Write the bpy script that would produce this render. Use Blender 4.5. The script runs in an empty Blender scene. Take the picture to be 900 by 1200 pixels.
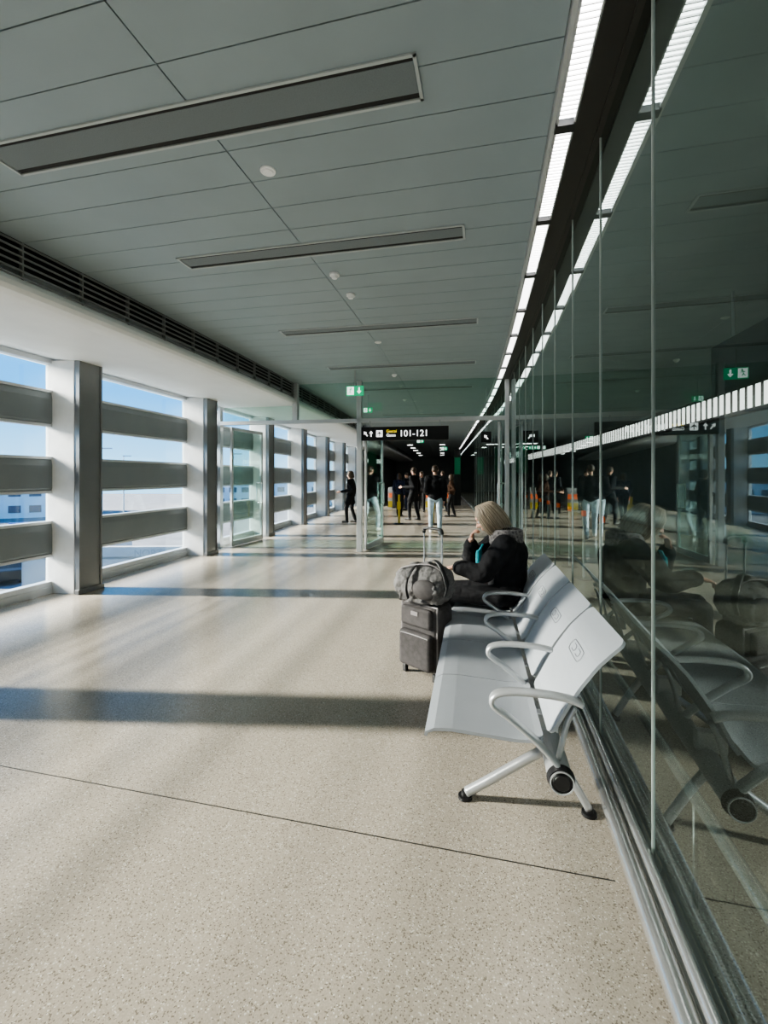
import bpy, bmesh, math, random
from mathutils import Vector, Matrix
random.seed(7)
SC=bpy.context.scene
COL=SC.collection

# ------------------------------------------------------------ materials
def mat(name,col,rough=0.5,metal=0.0,bump=0.0,bscale=40.0,var=0.0,vscale=6.0,emit=None,estr=0.0,spec=None,stretch=None):
    m=bpy.data.materials.new(name); m.use_nodes=True
    nt=m.node_tree; b=nt.nodes['Principled BSDF']
    c=(col[0],col[1],col[2],1)
    b.inputs['Base Color'].default_value=c
    b.inputs['Roughness'].default_value=rough
    b.inputs['Metallic'].default_value=metal
    if spec is not None: b.inputs['Specular IOR Level'].default_value=spec
    if emit:
        b.inputs['Emission Color'].default_value=(emit[0],emit[1],emit[2],1)
        b.inputs['Emission Strength'].default_value=estr
    tc=nt.nodes.new('ShaderNodeTexCoord'); src=tc.outputs['Object']
    if stretch:
        mp=nt.nodes.new('ShaderNodeMapping'); mp.inputs['Scale'].default_value=stretch
        nt.links.new(src,mp.inputs['Vector']); src=mp.outputs['Vector']
    if var>0:
        n=nt.nodes.new('ShaderNodeTexNoise'); n.inputs['Scale'].default_value=vscale; n.inputs['Detail'].default_value=4
        nt.links.new(src,n.inputs['Vector'])
        r=nt.nodes.new('ShaderNodeValToRGB')
        r.color_ramp.elements[0].position=0.3; r.color_ramp.elements[1].position=0.7
        r.color_ramp.elements[0].color=tuple(max(0,v*(1-var)) for v in col)+(1,)
        r.color_ramp.elements[1].color=tuple(min(1,v*(1+var)) for v in col)+(1,)
        nt.links.new(n.outputs['Fac'],r.inputs['Fac']); nt.links.new(r.outputs['Color'],b.inputs['Base Color'])
    if bump>0:
        n2=nt.nodes.new('ShaderNodeTexNoise'); n2.inputs['Scale'].default_value=bscale; n2.inputs['Detail'].default_value=3
        nt.links.new(src,n2.inputs['Vector'])
        bp=nt.nodes.new('ShaderNodeBump'); bp.inputs['Strength'].default_value=bump; bp.inputs['Distance'].default_value=0.01
        nt.links.new(n2.outputs['Fac'],bp.inputs['Height']); nt.links.new(bp.outputs['Normal'],b.inputs['Normal'])
    return m

def glassmat(name,tint,r0,r1,power):
    m=bpy.data.materials.new(name); m.use_nodes=True
    nt=m.node_tree; nt.nodes.clear()
    out=nt.nodes.new('ShaderNodeOutputMaterial'); mix=nt.nodes.new('ShaderNodeMixShader')
    tr=nt.nodes.new('ShaderNodeBsdfTransparent'); tr.inputs['Color'].default_value=tint+(1,)
    gl=nt.nodes.new('ShaderNodeBsdfGlossy'); gl.inputs['Roughness'].default_value=0.0; gl.inputs['Color'].default_value=(.88,1,.98,1)
    lw=nt.nodes.new('ShaderNodeLayerWeight'); lw.inputs['Blend'].default_value=0.5
    pw=nt.nodes.new('ShaderNodeMath'); pw.operation='POWER'; pw.inputs[1].default_value=power
    mu=nt.nodes.new('ShaderNodeMath'); mu.operation='MULTIPLY_ADD'; mu.inputs[1].default_value=r1-r0; mu.inputs[2].default_value=r0
    nt.links.new(lw.outputs['Facing'],pw.inputs[0]); nt.links.new(pw.outputs[0],mu.inputs[0]); nt.links.new(mu.outputs[0],mix.inputs['Fac'])
    nt.links.new(tr.outputs[0],mix.inputs[1]); nt.links.new(gl.outputs[0],mix.inputs[2]); nt.links.new(mix.outputs[0],out.inputs['Surface'])
    return m

def terrazzo():
    m=mat('terrazzo',(.4,.37,.32),0.3); nt=m.node_tree; b=nt.nodes['Principled BSDF']
    tc=[n for n in nt.nodes if n.type=='TEX_COORD'][0]
    v=nt.nodes.new('ShaderNodeTexVoronoi'); v.inputs['Scale'].default_value=235
    nt.links.new(tc.outputs['Object'],v.inputs['Vector'])
    sep=nt.nodes.new('ShaderNodeSeparateColor'); nt.links.new(v.outputs['Color'],sep.inputs[0])
    r=nt.nodes.new('ShaderNodeValToRGB'); cr=r.color_ramp; cr.interpolation='CONSTANT'
    cr.elements[0].position=0; cr.elements[0].color=(.18,.155,.125,1)
    cr.elements[1].position=.10; cr.elements[1].color=(.335,.297,.245,1)
    for p,c in ((.35,(.375,.333,.275,1)),(.6,(.35,.312,.256,1)),(.82,(.40,.36,.30,1)),(.95,(.56,.525,.465,1))):
        e=cr.elements.new(p); e.color=c
    nt.links.new(sep.outputs[0],r.inputs['Fac'])
    n=nt.nodes.new('ShaderNodeTexNoise'); n.inputs['Scale'].default_value=1.2; n.inputs['Detail'].default_value=6
    nt.links.new(tc.outputs['Object'],n.inputs['Vector'])
    mp=nt.nodes.new('ShaderNodeMapRange'); mp.inputs[3].default_value=.90; mp.inputs[4].default_value=1.08
    nt.links.new(n.outputs['Fac'],mp.inputs[0])
    mx=nt.nodes.new('ShaderNodeMix'); mx.data_type='RGBA'; mx.blend_type='MULTIPLY'; mx.inputs[0].default_value=1
    nt.links.new(r.outputs['Color'],mx.inputs[6]); nt.links.new(mp.outputs[0],mx.inputs[7])
    nt.links.new(mx.outputs[2],b.inputs['Base Color'])
    mr=nt.nodes.new('ShaderNodeMapRange'); mr.inputs[3].default_value=.18; mr.inputs[4].default_value=.27
    nt.links.new(n.outputs['Fac'],mr.inputs[0]); nt.links.new(mr.outputs[0],b.inputs['Roughness'])
    return m

M={}
M['floor']=terrazzo()
M['ceil']=mat('ceiling_panel_paint',(.285,.345,.37),.45,0,.02,8,.04,2)
M['ceilback']=mat('ceiling_void',(.02,.02,.02),.8)
M['black']=mat('black_plastic',(.012,.012,.013),.4,bump=.05)
M['darkmetal']=mat('dark_bronze',(.05,.047,.043),.4,.5,.03)
M['white']=mat('white_paint',(.86,.88,.89),.5,0,.02,20,.02,3)
M['colpaint']=mat('column_paint',(.74,.74,.73),.5,0,.05,60,.06,5)
M['alu']=mat('aluminium',(.5,.51,.52),.35,.6,.03,60,.05,4)
M['casing']=mat('steel_casing',(.25,.255,.26),.35,.5,.03,60,.05,4)
M['alulight']=mat('light_aluminium',(.62,.64,.65),.4,.5,.02,60,.04,4)
M['blade']=mat('blade_metal',(.215,.24,.25),.45,.2,.02,30,.06,2)
M['grille']=mat('grille_metal',(.30,.31,.31),.45,.3,.02,30,.06,2)
M['steel']=mat('brushed_steel',(.70,.70,.69),.25,.92,.04,120,.05,10)
M['seal']=mat('glass_edge',(.34,.38,.365),.4)
M['wglass']=glassmat('clear_window_glass',(.95,.98,.98),.04,.7,4)
M['rglass']=glassmat('dark_partition_glass',(.52,.585,.575),.085,.88,4.0)
M['dglass']=glassmat('door_glass',(.80,.90,.86),.06,.7,3)
M['dark']=mat('dark_wall',(.12,.135,.13),.6,0,.05,5,.2,1)
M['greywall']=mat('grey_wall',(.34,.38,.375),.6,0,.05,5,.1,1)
M['led']=mat('led_diffuser',(.9,.9,.9),.4,emit=(1,.99,.97),estr=11)
M['baffle']=mat('white_baffle',(.85,.85,.85),.4,bump=.02)
M['fillglow']=mat('fill_lamp_glow',(.9,.9,.9),.4,emit=(1,.98,.94),estr=13)  # glow of the added, unseen lamps behind the glass
M['ventframe']=mat('vent_frame',(.46,.50,.51),.5)
M['mesh']=mat('perforated_metal',(.19,.22,.235),.7,0,.4,300,.1,200)
M['seat']=mat('seat_grey_metal',(.34,.36,.385),.42,.15,.06,220,.03,8)
M['back']=mat('backrest_grey_metal',(.43,.455,.485),.42,.1,.06,220,.03,8)
M['cast']=mat('cast_aluminium',(.52,.53,.54),.35,.5,.03,50)
M['emblem']=mat('emblem_grey',(.24,.25,.27),.5)
M['sign']=mat('sign_black',(.008,.008,.009),.35)
M['signw']=mat('sign_white',(.9,.9,.9),.5,emit=(1,1,1),estr=1.5)
M['signy']=mat('sign_yellow',(.9,.7,.05),.5,emit=(1,.75,.05),estr=1.0)
M['exit']=mat('exit_green',(.01,.35,.15),.4,emit=(.02,.6,.28),estr=.6)
M['skin']=mat('skin',(.62,.36,.26),.5,0,.05,60,.05,12)
M['blonde']=mat('blonde_hair',(.40,.335,.255),.55,0,.3,30,.3,26,stretch=(6,6,.5))
M['dblonde']=mat('dark_blonde_hair',(.20,.155,.11),.55,0,.3,30,.3,26,stretch=(6,6,.5))
M['brownhair']=mat('brown_hair',(.06,.035,.02),.5,0,.5,90,.3,40)
M['coat']=mat('black_coat',(.012,.012,.014),.85,0,.2,60,.3,15,spec=.25)
M['tro']=mat('black_trousers',(.012,.012,.014),.8,0,.2,60,.2,10,spec=.25)
M['jean']=mat('light_jeans',(.42,.52,.60),.75,0,.3,80,.15,12)
M['navy']=mat('navy_cloth',(.02,.025,.05),.8,0,.3,60,.2,10,spec=.25)
M['brown']=mat('brown_cloth',(.07,.035,.02),.8,0,.3,60,.2,10,spec=.25)
M['greycl']=mat('taupe_patterned_cloth',(.125,.12,.118),.8,0,.4,120,.3,60)
M['dgrey']=mat('dark_grey_cloth',(.05,.05,.055),.8,0,.4,120,.35,70,spec=.25)
M['check']=mat('dark_check_cloth',(.14,.13,.13),.8,0,.5,120,.85,50)
M['teal']=mat('teal_cloth',(.02,.35,.42),.6,0,.2,60)
M['case']=mat('suitcase_fabric',(.055,.049,.049),.75,0,.4,250,.25,30)
M['casep']=mat('suitcase_piping',(.26,.24,.24),.5)
M['shoe']=mat('shoe_black',(.015,.015,.015),.5)
M['shoew']=mat('shoe_white',(.6,.6,.6),.5)
M['eyew']=mat('eye_white',(.8,.8,.8),.2)
M['asph']=mat('asphalt',(.16,.16,.165),.9,0,.3,20,.2,.4)
M['bwall']=mat('render_wall',(.8,.8,.78),.8,0,.05,5,.06,.3)
M['bwin']=mat('building_window',(.06,.09,.13),.15)
M['roofg']=mat('flat_roof_grey',(.33,.34,.35),.8,0,.2,4,.15,.6)
M['orange']=mat('orange_red_panel',(.6,.1,.03),.5,emit=(1,.2,.05),estr=.5)
M['yellow']=mat('yellow_plastic',(.55,.42,.03),.5)
M['tyre']=mat('tyre',(.02,.02,.02),.8)
M['sunlouvre']=mat('sun_glow_slats',(.9,.9,.88),.5,emit=(1,.98,.93),estr=3.0)  # emission stands in for sunlight on the slats
M['greenled']=mat('green_display',(.01,.10,.05),.4,emit=(.03,.75,.30),estr=.06)
CARC=[mat('car_paint_%s'%n,c,.3,.3,var=.02) for n,c in (('silver',(.5,.51,.53)),('white',(.8,.8,.8)),('blue',(.04,.1,.3)),('black',(.02,.02,.02)))]

# ------------------------------------------------------------ corridor curve
def slope(y): return .25-.009*min(max(y,0),13.5)
TAB=[];_y=0.;_x=.6;_s=0.
while _s<80:
    TAB.append((_s,_x,_y,slope(_y)))
    h=slope(_y); ds=.05; dy=ds/math.sqrt(1+h*h); _x+=h*dy; _y+=dy; _s+=ds
def Pn(s):
    if s<=0:
        h=.25; k=math.sqrt(1+h*h); return .6+s*h/k, s/k, h
    i=min(int(s/.05),len(TAB)-2); a=TAB[i];b=TAB[i+1];t=(s-a[0])/.05
    return a[1]+(b[1]-a[1])*t,a[2]+(b[2]-a[2])*t,a[3]+(b[3]-a[3])*t
def F(s,d=0,z=0):
    x,y,h=Pn(s); k=math.sqrt(1+h*h); T=Vector((h/k,1/k,0)); N=Vector((-1/k,h/k,0))
    o=Vector((x,y,z))+N*d
    return Matrix(((T.x,N.x,0,o.x),(T.y,N.y,0,o.y),(0,0,1,o.z),(0,0,0,1)))
def W(s,d,z): return F(s,d,z).translation

# ------------------------------------------------------------ part builder
def basis(dr):
    dr=dr.normalized(); up=Vector((0,0,1)) if abs(dr.z)<.95 else Vector((1,0,0))
    a=dr.cross(up).normalized(); return a,dr.cross(a).normalized()
class Part:
    def __init__(s): s.v=[];s.f=[];s.m=[];s.mi=0
    def add(s,vs,fs):
        o=len(s.v); s.v+= [tuple(v) for v in vs]
        for f in fs: s.f.append(tuple(i+o for i in f)); s.m.append(s.mi)
    def box(s,c,d,rot=None):
        vs=[]
        for x in (-.5,.5):
            for y in (-.5,.5):
                for z in (-.5,.5):
                    v=Vector((x*d[0],y*d[1],z*d[2]))
                    if rot: v=rot@v
                    vs.append(v+Vector(c))
        s.add(vs,[(0,1,3,2),(4,6,7,5),(0,4,5,1),(2,3,7,6),(0,2,6,4),(1,5,7,3)])
    def cyl(s,p0,p1,r0,r1=None,n=16):
        p0=Vector(p0);p1=Vector(p1); r1=r0 if r1 is None else r1
        a,b=basis(p1-p0); vs=[]
        for p,r in ((p0,r0),(p1,r1)):
            for i in range(n):
                t=2*math.pi*i/n; vs.append(p+a*math.cos(t)*r+b*math.sin(t)*r)
        fs=[(i,(i+1)%n,n+(i+1)%n,n+i) for i in range(n)]+[tuple(range(n))[::-1],tuple(range(n,2*n))]
        s.add(vs,fs)
    def ell(s,c,r,rot=None,nu=14,nv=10):
        c=Vector(c); vs=[Vector((0,0,1))]
        for j in range(1,nv):
            ph=math.pi*j/nv
            for i in range(nu):
                t=2*math.pi*i/nu; vs.append(Vector((math.sin(ph)*math.cos(t),math.sin(ph)*math.sin(t),math.cos(ph))))
        vs.append(Vector((0,0,-1)))
        o=[]
        for v in vs:
            q=Vector((v.x*r[0],v.y*r[1],v.z*r[2]))
            if rot: q=rot@q
            o.append(q+c)
        fs=[(0,1+i,1+(i+1)%nu) for i in range(nu)]
        for j in range(nv-2):
            for i in range(nu):
                a=1+j*nu+i;b=1+j*nu+(i+1)%nu; fs.append((a,a+nu,b+nu,b))
        l=len(vs)-1; st=1+(nv-2)*nu
        fs+=[(st+i,l,st+(i+1)%nu) for i in range(nu)]
        s.add(o,fs)
    def cap(s,p0,p1,r0,r1=None,n=12):   # tapered capsule
        r1=r0 if r1 is None else r1
        p0=Vector(p0);p1=Vector(p1); d=p1-p0
        if d.length<1e-5: s.ell(p0,(r0,)*3); return
        a,b=basis(d); u=d.normalized(); rings=[]
        for k in range(1,5): t=math.pi/2*k/4; rings.append((p0-u*math.cos(t)*r0,math.sin(t)*r0))
        for k in range(0,4): t=math.pi/2*k/4; rings.append((p1+u*math.sin(t)*r1,math.cos(t)*r1))
        vs=[p0-u*r0]
        for p,r in rings:
            for i in range(n):
                t=2*math.pi*i/n; vs.append(p+a*math.cos(t)*r+b*math.sin(t)*r)
        vs.append(p1+u*r1); fs=[(0,1+(i+1)%n,1+i) for i in range(n)]
        for j in range(len(rings)-1):
            for i in range(n):
                x=1+j*n+i;y=1+j*n+(i+1)%n; fs.append((x,y,y+n,x+n))
        st=1+(len(rings)-1)*n; l=len(vs)-1
        fs+=[(st+i,st+(i+1)%n,l) for i in range(n)]
        s.add(vs,fs)
    def path(s,pts,w,h,ax=None,n=12,closed=False,sub=5,taper=False):
        P=[Vector(p) for p in pts]; Q=[]
        N=len(P); rng=N if closed else N-1
        for i in range(rng):
            if closed: p=[P[(i+k)%N] for k in(-1,0,1,2)]
            else: p=[P[max(i-1,0)],P[i],P[i+1],P[min(i+2,N-1)]]
            for j in range(sub):
                t=j/sub
                Q.append(.5*((2*p[1])+(p[2]-p[0])*t+(2*p[0]-5*p[1]+4*p[2]-p[3])*t*t+(3*p[1]-p[0]-3*p[2]+p[3])*t**3))
        if not closed: Q.append(P[-1])
        L=len(Q); vs=[]
        for i,q in enumerate(Q):
            d=(Q[(i+1)%L]-Q[i-1]) if closed else (Q[min(i+1,L-1)]-Q[max(i-1,0)])
            d.normalize()
            a=Vector(ax) if ax else basis(d)[0]
            a=(a-d*a.dot(d)).normalized(); b=d.cross(a)
            kk=1-.75*(i/(L-1))**4 if taper else 1
            for k in range(n):
                t=2*math.pi*k/n; c=math.cos(t);e=math.sin(t)
                vs.append(q+a*w*kk*math.copysign(abs(c)**.7,c)+b*h*kk*math.copysign(abs(e)**.7,e))
        fs=[]
        for i in range(L if closed else L-1):
            for k in range(n):
                fs.append((i*n+k,i*n+(k+1)%n,((i+1)%L)*n+(k+1)%n,((i+1)%L)*n+k))
        if not closed: fs+=[tuple(range(n))[::-1],tuple(range((L-1)*n,L*n))]
        s.add(vs,fs)
    def prism(s,poly,axis,a0,a1):
        vs=[]
        for a in (a0,a1):
            for p in poly: vs.append((a,p[0],p[1]) if axis=='x' else ((p[0],a,p[1]) if axis=='y' else (p[0],p[1],a)))
        n=len(poly); s.add(vs,[(i,(i+1)%n,n+(i+1)%n,n+i) for i in range(n)]+[tuple(range(n))[::-1],tuple(range(n,2*n))])
    def done(s,name,mats,parent=None,mw=None,smooth=False,bevel=0,remesh=0,smo=0,disp=0,dscale=.05,subs=0,xf=None,weld=False):
        me=bpy.data.meshes.new(name); vs=s.v
        if xf is not None: vs=[tuple(xf@Vector(v)) for v in vs]
        me.from_pydata(vs,[],s.f); me.update()
        if not isinstance(mats,(list,tuple)): mats=[mats]
        for m in mats: me.materials.append(m)
        me.polygons.foreach_set('material_index',s.m)
        bm=bmesh.new(); bm.from_mesh(me)
        if weld: bmesh.ops.remove_doubles(bm,verts=bm.verts,dist=1e-5)
        bmesh.ops.recalc_face_normals(bm,faces=bm.faces); bm.to_mesh(me); bm.free()
        ob=bpy.data.objects.new(name,me); COL.objects.link(ob)
        ms=False
        if bevel:
            b=ob.modifiers.new('b','BEVEL'); b.width=bevel; b.segments=4; b.limit_method='ANGLE'; b.angle_limit=.6; ms=True
        if remesh:
            b=ob.modifiers.new('r','REMESH'); b.mode='VOXEL'; b.voxel_size=remesh; b.use_smooth_shade=True; ms=True
        if smo:
            b=ob.modifiers.new('s','SMOOTH'); b.iterations=smo; b.factor=.5; ms=True
        if disp:
            tx=bpy.data.textures.new('folds','CLOUDS'); tx.noise_scale=dscale; tx.noise_depth=2
            b=ob.modifiers.new('d','DISPLACE'); b.texture=tx; b.strength=disp; b.mid_level=.5; b.texture_coords='LOCAL'; ms=True
        if ms:
            bpy.context.view_layer.update()
            dg=bpy.context.evaluated_depsgraph_get()
            nm=bpy.data.meshes.new_from_object(ob.evaluated_get(dg)); ob.modifiers.clear(); ob.data=nm
            if len(nm.materials)==0:
                for m in mats: nm.materials.append(m)
        if smooth or remesh:
            ob.data.polygons.foreach_set('use_smooth',[True]*len(ob.data.polygons))
        if parent: ob.parent=parent
        if mw is not None: ob.matrix_world=mw
        return ob
def empty(name,mw,label,cat,group=None):
    e=bpy.data.objects.new(name,None); e.empty_display_size=.1; COL.objects.link(e); e.matrix_world=mw
    tag(e,label,cat,group); return e
def tag(o,label,cat=None,group=None,kind=None):
    o['label']=label
    if cat: o['category']=cat
    if group: o['group']=group
    if kind: o['kind']=kind
    return o
def struct(o,label,cat='wall'):
    return tag(o,label,cat,kind='structure')
def text(body,size,m,name,parent,mw,align='LEFT',off=0.0):
    cu=bpy.data.curves.new(name,'FONT'); cu.body=body; cu.size=size; cu.extrude=.002; cu.align_x=align; cu.offset=off
    t=bpy.data.objects.new(name,cu); COL.objects.link(t)
    bpy.context.view_layer.update()
    me=bpy.data.meshes.new_from_object(t.evaluated_get(bpy.context.evaluated_depsgraph_get()))
    bpy.data.objects.remove(t)
    o=bpy.data.objects.new(name,me); me.materials.clear(); me.materials.append(m); COL.objects.link(o)
    o.parent=parent; o.matrix_local=mw
    return o
FACE=Matrix(((0,0,-1,0),(-1,0,0,0),(0,1,0,0),(0,0,0,1)))
def sweep(name,prof,s0,s1,step,m,closed=True,smooth=False,parent=None):
    p=Part(); n=len(prof); k=max(1,int(round((s1-s0)/step))); vs=[]
    for i in range(k+1):
        s=s0+(s1-s0)*i/k
        for d,z in prof: vs.append(W(s,d,z))
    fs=[]
    for i in range(k):
        for j in range(n if closed else n-1):
            fs.append((i*n+j,i*n+(j+1)%n,(i+1)*n+(j+1)%n,(i+1)*n+j))
    if closed: fs+=[tuple(range(n)),tuple(range(k*n,k*n+n))[::-1]]
    p.add(vs,fs); return p.done(name,m,smooth=smooth,parent=parent)
def rect(d0,d1,z0,z1): return [(d0,z0),(d1,z0),(d1,z1),(d0,z1)]
def circ(d,z,r,n=14): return [(d+r*math.cos(2*math.pi*i/n),z+r*math.sin(2*math.pi*i/n)) for i in range(n)]

S0,S1=-7.0,46.0
WE=23.3
# ------------------------------------------------------------ shell
struct(sweep('floor',rect(-5,6.45,-.25,0),S0,S1,1,M['floor']),'speckled beige polished terrazzo floor of the corridor','floor')
p=Part()
cells=[(.27,2.135),(2.135,4.40)]
s=S0
while s<S1:
    a,b=s+.0035,s+.2965
    for d0,d1 in cells:
        lo=[W(a,d0+.004,3.5),W(b,d0+.004,3.5),W(b,d1-.004,3.5),W(a,d1-.004,3.5)]
        hi=[W(a,d0+.004,3.53),W(b,d0+.004,3.53),W(b,d1-.004,3.53),W(a,d1-.004,3.53)]
        p.add(lo+hi,[(0,1,2,3),(0,4,5,1),(1,5,6,2),(2,6,7,3),(3,7,4,0)])
    s+=.3
p.mi=1
vs=[];fs=[]
for i in range(54):
    s=S0+i
    for d in (-5,4.5): 
        for z in (3.53,3.6): vs.append(W(s,d,z))
for i in range(53):
    a=i*4;b=a+4
    fs+=[(a,a+2,b+2,b),(a+1,b+1,b+3,a+3),(a,b,b+1,a+1),(a+2,a+3,b+3,b+2)]
p.add(vs,fs)
struct(p.done('ceiling',[M['ceil'],M['ceilback']]),'grey metal plank ceiling with dark seams','ceiling')
struct(sweep('ceiling.001',rect(-5.2,6.8,3.75,3.9),S0-1,S1+1,1,M['dark']),'roof slab above the corridor','ceiling')
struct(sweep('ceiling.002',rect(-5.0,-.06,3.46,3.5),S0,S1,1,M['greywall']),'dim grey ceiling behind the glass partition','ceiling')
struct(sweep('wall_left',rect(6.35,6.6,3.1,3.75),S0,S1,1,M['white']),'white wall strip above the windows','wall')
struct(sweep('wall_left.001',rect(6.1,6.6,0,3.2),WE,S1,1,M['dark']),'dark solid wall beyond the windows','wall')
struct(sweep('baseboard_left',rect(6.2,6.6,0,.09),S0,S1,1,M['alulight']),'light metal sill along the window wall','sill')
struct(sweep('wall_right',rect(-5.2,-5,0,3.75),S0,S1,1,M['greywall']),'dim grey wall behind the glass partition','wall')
for nm,s,mm in (('wall_back',S0-.2,'dark'),('wall_front',S1,'greywall')):
    p=Part(); p.box((.1,.7,1.9),(.2,12,3.8)); struct(p.done(nm,M[mm],mw=F(s,0,0)),'dim end wall of the corridor','wall')
prof=[(4.40,3.19),(4.383,3.15),(4.385,3.11),(4.41,3.075),(4.47,3.05),(4.56,3.035),(4.8,3.03),(5.3,3.04),(5.9,3.07),(6.4,3.13),(6.4,3.3),(4.5,3.3)]
struct(sweep('trim_1',prof,S0,S1,.6,M['white'],smooth=False),'smooth white rounded soffit above the windows','soffit')
p=Part()
def swp(p,prof,s0,s1,step):
    n=len(prof); k=int(round((s1-s0)/step)); vs=[]
    for i in range(k+1):
        s=s0+(s1-s0)*i/k
        for d,z in prof: vs.append(W(s,d,z))
    p.add(vs,[(i*n+j,i*n+(j+1)%n,(i+1)*n+(j+1)%n,(i+1)*n+j) for i in range(k) for j in range(n)])
for z in (3.205,3.262,3.319,3.376,3.433,3.485):
    swp(p,[(4.39,z-.010),(4.43,z+.004),(4.43,z+.012),(4.39,z+.006)],S0,S1,.6)
p.mi=1; swp(p,rect(4.5,4.52,3.18,3.55),S0,S1,1)
p.mi=0
s=S0+.3
while s<30:
    f=F(s,4.415,3.35); vs=[f@Vector(v) for v in ((-.006,-.02,-.16),(.006,-.02,-.16),(.006,.02,-.16),(-.006,.02,-.16),(-.006,-.02,.15),(.006,-.02,.15),(.006,.02,.15),(-.006,.02,.15))]
    p.add(vs,[(0,1,5,4),(1,2,6,5),(2,3,7,6),(3,0,4,7)])
    s+=.6
struct(p.done('trim_2',[M['grille'],M['ceilback']]),'horizontal slatted ventilation grille at the ceiling edge','ventilation grille')

# ------------------------------------------------------------ columns and left windows
colS=[-4.7,-1.5,1.70,4.86,7.92,10.95,13.95,16.95,19.95,22.95]
for i,s in enumerate(colS):
    e=empty('column',F(s,5.87,0),'pale painted square column with a grey steel corner casing','column','columns along the window wall')
    p=Part(); p.box((.175,.225,1.54),(.35,.45,3.08)); p.done('shaft',M['colpaint'],e,bevel=.008)
    p=Part(); p.box((.19,-.035,1.54),(.34,.06,3.08)); p.box((.02,-.03,1.54),(.03,.10,3.08)); p.box((.36,-.03,1.54),(.03,.10,3.08)); p.box((.19,-.06,.03),(.42,.06,.06)); p.done('steel_casing',M['casing'],e,bevel=.004)
wn=0
blades=[(2.24,2.65),(1.36,1.77),(.52,.92)]
for i in range(len(colS)-1):
    a=colS[i]+.35; b=colS[i+1]; Lw=b-a; wn+=1
    mid=(a+b)/2
    p=Part()
    for x in (-Lw/2+.025,Lw/2-.025): p.box((x,.03,1.6),(.05,.08,3.0))
    for z0,z1 in blades:
        for z in (z0-.02,z1+.02): p.box((0,.02,z),(Lw,.10,.035))
    p.box((0,.03,.12),(Lw,.1,.07)); p.box((0,.03,3.07),(Lw,.1,.06))
    w=p.done('window_%d'%wn,M['alulight'],mw=F(mid,6.25,0),bevel=0)
    struct(w,'tall window bay with deep horizontal grey louvre bands','window')
    q=Part(); q.box((0,0,1.6),(Lw-.1,.008,2.96)); q.done('glass_pane',M['wglass'],w,xf=Matrix.Translation((0,.04,0)))
    for z0,z1 in blades:
        q=Part(); zc=(z0+z1)/2; hh=(z1-z0)
        q.prism([(-.03,zc-hh*.42),(-.03,zc+hh*.30),(-.015,z1),(.10,z1),(.10,z0),(-.015,z0)],'x',-Lw/2,Lw/2)
        q.done('louvre_blade',M['blade'],w)

# ------------------------------------------------------------ right glass wall
js=[1.75+.82*k for k in range(-11,24)]
for k in range(len(js)-1):
    a,b=js[k],js[k+1]; wn+=1; A=W(a,0,0);B=W(b,0,0)
    L=(B-A).length; ang=math.atan2((B-A).y,(B-A).x)
    mw=Matrix.Translation(A)@Matrix.Rotation(ang,4,'Z')
    p=Part(); p.add([(0.002,0,.06),(L-.002,0,.06),(L-.002,0,3.44),(0.002,0,3.44)],[(0,1,2,3)])
    w=p.done('window_%d'%wn,M['rglass'],mw=mw); struct(w,'full-height dark tinted frameless glass panel','glass wall panel')
    q=Part(); q.box((0,0,1.75),(.004,.012,3.38)); q.done('glass_edge_seal',M['seal'],w)
wn+=1
p=Part(); vs=[];fs=[]
for i in range(28):
    s=js[-1]+i; vs+= [W(min(s,S1),0,.06),W(min(s,S1),0,3.44)]
    if i: fs.append((2*i-2,2*i,2*i+1,2*i-1))
p.add(vs,fs); struct(p.done('window_%d'%wn,M['rglass']),'long run of dark tinted glass wall','glass wall panel')
struct(sweep('trim_3',rect(-.04,.03,3.42,3.53),S0,S1,1,M['darkmetal']),'dark metal head channel of the glass wall','trim')
struct(sweep('trim_4',rect(.03,.15,3.43,3.53),S0,S1,1,M['darkmetal']),'dark bronze trim beside the strip light','trim')
struct(sweep('trim_5',rect(.25,.27,3.45,3.53),S0,S1,1,M['alulight']),'pale metal trim edging the ceiling panels','trim')
struct(sweep('trim_6',rect(-.05,.035,0,.07),S0,S1,1,M['grille']),'grey base channel of the glass wall','trim')
def rail(name,specs,lab):
    e=empty(name,F(0,specs[0][0],0),lab,'rail'); inv=F(0,specs[0][0],0).inverted()
    for d,z,r,br in specs:
        o=sweep('tube',circ(d,z,r),S0,26,.5,M['steel'],smooth=True); o.data.transform(inv); o.parent=e
        s=S0+.5
        while s<14:
            q=Part(); q.cyl(W(s,d,z),W(s,*br),.009,n=8); q.done('bracket',M['steel'],e,xf=inv); s+=1.64
    return e
rail('bumper_rail',[(.085,.10,.034,(.0,.03)),(.03,.14,.020,(.0,.03))],'polished stainless steel double bumper rail along glass base')
rail('handrail',[(-.12,.40,.024,(-.12,0))],'stainless steel low rail behind the glass wall')
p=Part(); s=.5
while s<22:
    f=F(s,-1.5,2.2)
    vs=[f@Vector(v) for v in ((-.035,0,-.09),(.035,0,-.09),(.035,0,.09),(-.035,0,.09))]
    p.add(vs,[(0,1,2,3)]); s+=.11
o=p.done('sun_glow_slat_band',M['sunlouvre']); tag(o,'white slat band behind dark glass, glowing in place of sunlight','light',kind='stuff')  # slats glow themselves in place of sunlight falling on them
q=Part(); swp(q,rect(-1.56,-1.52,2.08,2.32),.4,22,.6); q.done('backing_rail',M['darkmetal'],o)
e=empty('reflection_panel',F(4.6,-1.9,2.6),'black box standing in for a dark reflection in the glass','display')  # dark box built in place of a reflection in the glass
q=Part(); q.box((0,0,.1),(1.9,.1,.55)); q.done('dark_box',M['black'],e,bevel=.01)
for x in (-.6,.6):
    q=Part(); q.cyl((x,0,.3),(x,0,.86),.015); q.done('hanger',M['alu'],e)
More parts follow.
